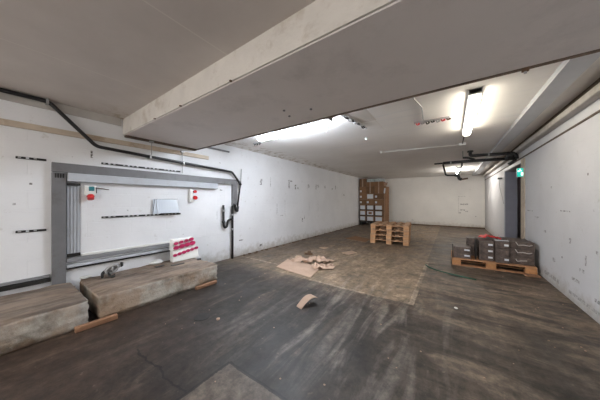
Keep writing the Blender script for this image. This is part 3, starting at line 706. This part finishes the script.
flat('cardboard_sheet', [(-2.22, 4.98), (-2.02, 4.90), (-1.90, 5.2), (-2.10, 5.34)], .002, .006, 'card_pale', 'small flat pale cardboard scrap on the floor in front of pine pallets', 'cardboard')
flat('cardboard_sheet', [(-2.98, 6.95), (-2.18, 6.7), (-2.22, 7.3), (-2.85, 7.6)], .002, .006, 'card', 'brown cardboard sheet on the floor just left of the pine pallet stack', 'cardboard')
flat('cardboard_sheet', [(-3.0, 5.2), (-2.78, 5.1), (-2.74, 5.3), (-2.9, 5.36)], .002, .006, 'card_pale', 'tiny pale cardboard scrap on the floor nearer the left wall', 'cardboard')
# scattered grit: countless chips
def grit(bm):
    rnd = random.Random(21)
    for k in range(110):
        x, y = rnd.uniform(-3.0, 1.1), rnd.uniform(.9, 6.5)
        if rnd.random() < .3: x = rnd.uniform(.7, 1.24); y = rnd.uniform(2.8, 5.0)
        s = rnd.uniform(.002, .0055)
        box(bm, x-s, x+s*1.4, y-s, y+s, .0005, s*.9)
q = obj('floor_grit', grit, 'card_pale'); tag(q, 'scattered pale crumbs and chips of debris across the whole floor', 'debris'); q['kind'] = 'stuff'
def wallgrit(bm):
    rnd = random.Random(5)
    for k in range(70):
        y = rnd.uniform(3.4, 10.5); x = WL+rnd.uniform(.02, .12); s = rnd.uniform(.008, .022); box(bm, x-s, x+s, y-s*1.6, y+s*1.6, .0005, s)
q = obj('wall_foot_debris', wallgrit, 'rust'); tag(q, 'dark crumbs lying along the foot of the left wall', 'debris'); q['kind'] = 'stuff'
lump('stone_chip', 'card_pale', (-2.08, 1.42, 0), .022, 'small pale chip on the dark floor near the crack', 'chip')
lump('stone_chip', 'rubble', (.05, 3.20, 0), .02, 'small white chip on the streaked floor right of centre', 'chip')
o = tag(obj('floor_drain', lambda bm: tube(bm, [(-2.28, 1.35, -.02), (-2.28, 1.35, .004)], .085, 24), 'blackmetal'), 'small round dark drain lid in the floor in front of the pale block', 'drain')
# ---------------------------------------------------------------- ceiling bits
def wires(name, loc, rz, n, L, label, cols):
    o = thing(name, label, 'bracket', loc, rz)
    obj('rail', B(-L, L, -.02, .02, -.022, 0), 'galv', o)
    rnd = random.Random(n)
    for k in range(n):
        x = -L+(k+.5)*2*L/n; d = rnd.uniform(.03, .055)
        obj('hook', T([(x, 0, -.02), (x+.01, -.03, -.02-d), (x+.05, -.05, -.03-d*.6), (x+.03, -.02, -.03)], .009, 6, bend=.02), cols[k % len(cols)], o)
    return o
wires('cable_bracket', (-.25, 3.84, CZ), .05, 7, .23, 'ceiling rail with loose red and dark wire ends left of the large lamp', ['red', 'galv', 'blackmetal', 'blackmetal', 'galv', 'red', 'rust'])
wires('hook_bracket', (-1.22, 3.2, CZ), math.pi/2-.15, 8, .33, 'row of small dark hooks on the ceiling right of the cool lamp', ['blackmetal', 'galv'])
wires('hook_bracket', (-3.38, 3.25, CZ), .1, 3, .10, 'pair of small dark hooks on the ceiling near the left wall', ['blackmetal'])
tag(obj('ceiling_cable', T([(-.34, 2.3, CZ-.012), (-.37, 2.9, CZ-.012), (-.31, 3.2, CZ-.012), (-.35, 3.82, CZ-.014)], .008, 6, bend=.1), 'galv'), 'grey cable on the ceiling from the drop beam to the red wire ends', 'cable')
tag(obj('conduit', T([(-1.46, 5.66, CZ-.011), (.16, 5.86, CZ-.011)], .007, 8), 'white_plastic'), 'thin white conduit running across the ceiling towards the large lamp', 'conduit')
o = thing('junction_box', 'small white box on the ceiling at the far end of the large lamp', 'box', (.2, 5.80, CZ)); obj('body', B(-.06, .06, -.05, .05, -.05, 0, bev=.01, seg=2), 'white_plastic', o); obj('cable', T([(0, -.05, -.02), (0, -.6, -.03), (.0, -1.08, -.03)], .010, 6), 'blackmetal', o)
for x, y, l in ((-1.37, 4.23, 'small white ceiling knob between the cool lamp and the conduit'), (-1.44, 5.6, 'small white ceiling knob at the left end of the thin conduit')):
    o = tag(obj('ceiling_fitting', T([(x, y, CZ-.045), (x, y, CZ)], .02, 12), 'white_plastic'), l, 'fitting')
tag(obj('hanging_rod', T([(-1.62, 3.05, CZ-.14), (-1.62, 3.05, CZ)], .010, 8), 'white_plastic'), 'short white rod hanging from the ceiling in front of the cool lamp glow', 'rod')
o = thing('beam_clip', 'small rusty clip on the far lower edge of the drop beam', 'clip', (.455, 2.285, 2.27)); obj('plate', B(-.02, .02, -.012, .012, -.008, .03, bev=.003), 'rust', o); obj('screw', T([(0, 0, -.022), (0, 0, .0)], .009, 8), 'galv', o)
for i, x in enumerate((-2.95, -2.33, -1.5)):
    lump('rust_stub', 'rust', (x, 1.14, 2.287), .014, ['rust stub on near lower edge of the drop beam, nearest the left wall', 'rust stub on the near lower edge of the drop beam, the middle one', 'rust stub on near lower edge of the drop beam, nearest the viewer'][i], 'stub')
for i, (x, y) in enumerate(((-1.55, 2.0), (-1.50, 1.84), (-1.24, 1.98))):
    tag(obj('bolt_stub', T([(x, y, 2.28), (x, y, 2.292)], .014, 8), 'steel_dark'), ['bolt stub under the drop beam, farthest of a group of three', 'bolt stub under the drop beam, nearest of a group of three', 'bolt stub under the drop beam, rightmost of a group of three'][i], 'bolt')
# ---------------------------------------------------------------- black pipes by the opening
PY = 6.79
o = thing('ceiling_pipe', 'upper black pipe dropping from the ceiling and running across to the opening', 'pipe', (0, PY, 0))
obj('pipe_run', T([(.39, 0, CZ-.03), (.39, 0, 2.405), (1.17, 0, 2.375), (1.19, 0, 2.2), (1.08, 0, 2.12)], .036, 14, bend=.09), 'black', o)
obj('flange', T([(.39, 0, CZ-.035), (.39, 0, CZ)], .062, 16), 'black', o)
for x in (.72,): obj('collar', T([(x, 0, 2.392), (x+.03, 0, 2.391)], .041, 14), 'galv', o, 'metal collar')
obj('elbow', T([(1.10, 0, 2.38), (1.19, 0, 2.34), (1.2, 0, 2.24)], .052, 14, bend=.05), 'black', o)
o = thing('ceiling_pipe', 'lower long black pipe running across under the upper one with side branch', 'pipe', (0, PY-.09, 0))
obj('pipe_run', T([(-.17, 0, 2.265), (.48, 0, 2.262), (1.17, 0, 2.245)], .036, 14), 'black', o)
obj('thin_end', T([(-.36, 0, 2.262), (-.16, 0, 2.265)], .020, 12), 'black', o)
obj('collar', T([(-.02, 0, 2.265), (.01, 0, 2.265)], .042, 14), 'galv', o, 'metal collar')
obj('collar', T([(1.0, 0, 2.25), (1.06, 0, 2.25)], .050, 14), 'black', o)
obj('upper_branch', T([(.24, 0, 2.36), (.34, 0, 2.35), (.47, 0, 2.29)], .026, 12, bend=.04), 'black', o)
obj('hanger', T([(.24, 0, CZ), (.24, 0, 2.35)], .010, 8), 'galv', o)
obj('valve', lambda bm: (box(bm, 1.03, 1.13, -.06, .04, 2.27, 2.34, bev=.015, seg=2), tube(bm, [(1.08, -.02, 2.3), (1.08, -.02, 2.37)], .025, 10)), 'blackmetal', o)
o = thing('pipe_loop', 'thin dark pipe loop with elbow hanging under the left end of black pipes', 'pipe', (0, PY-.09, 0))
obj('left_drop', T([(-.17, 0, 2.235), (-.11, 0, 1.945), (.13, 0, 1.93)], .020, 10, bend=.04), 'blackmetal', o)
obj('right_drop', T([(.225, 0, 2.232), (.215, 0, 2.1), (.16, 0, 2.0), (.15, 0, 1.93)], .018, 10, bend=.05), 'blackmetal', o)
obj('elbow', T([(.08, 0, 1.94), (.15, 0, 1.925), (.17, 0, 1.84), (.22, 0, 1.825)], .036, 12, bend=.04), 'black', o)
obj('tap', T([(.22, 0, 1.825), (.34, 0, 1.845)], .020, 10), 'rust', o, 'tan metal tap stub')
# exit sign
o = thing('exit_sign', 'small green lit exit sign projecting from the right wall above the opening edge', 'sign', (WR, 6.55, 1.815))
obj('housing', B(-.11, -.0, -.018, .018, -.005, .185, bev=.005), 'white_plastic', o)
f_ = obj('sign_face', B(-.107, -.006, -.021, -.018, 0, .18), 'exit', o, 'teal lit face')
def man(bm):
    m0 = Matrix(((1, 0, 0, -.098), (0, 0, 1, -.0245), (0, 1, 0, .02), (0, 0, 0, 1)))
    prism(bm, [(.05, .0), (.085, .0), (.085, .07), (.05, .07)], .004, m0)
    prism(bm, [(0.0, .085), (.02, .08), (.045, .10), (.06, .09), (.065, .105), (.04, .125), (.02, .12), (.0, .105)], .004, m0)
    prism(bm, [(.028, .13), (.045, .13), (.045, .148), (.028, .148)], .004, m0)
obj('pictogram', man, 'exit_w', f_)
# small wall fittings on the white wall beyond the opening
o = thing('wall_bracket', 'small grey bracket with thin cable on the wall just left of opening', 'bracket', (WR, 8.95, 1.95)); obj('plate', B(-.10, 0, -.05, .05, 0, .05, bev=.006), 'steel_dark', o); obj('cable', T([(-.06, 0, 0), (-.07, -.1, -.25), (-.03, -.25, -.55), (-.01, -.3, -.75)], .004, 6, bend=.1), 'steel_grey', o)
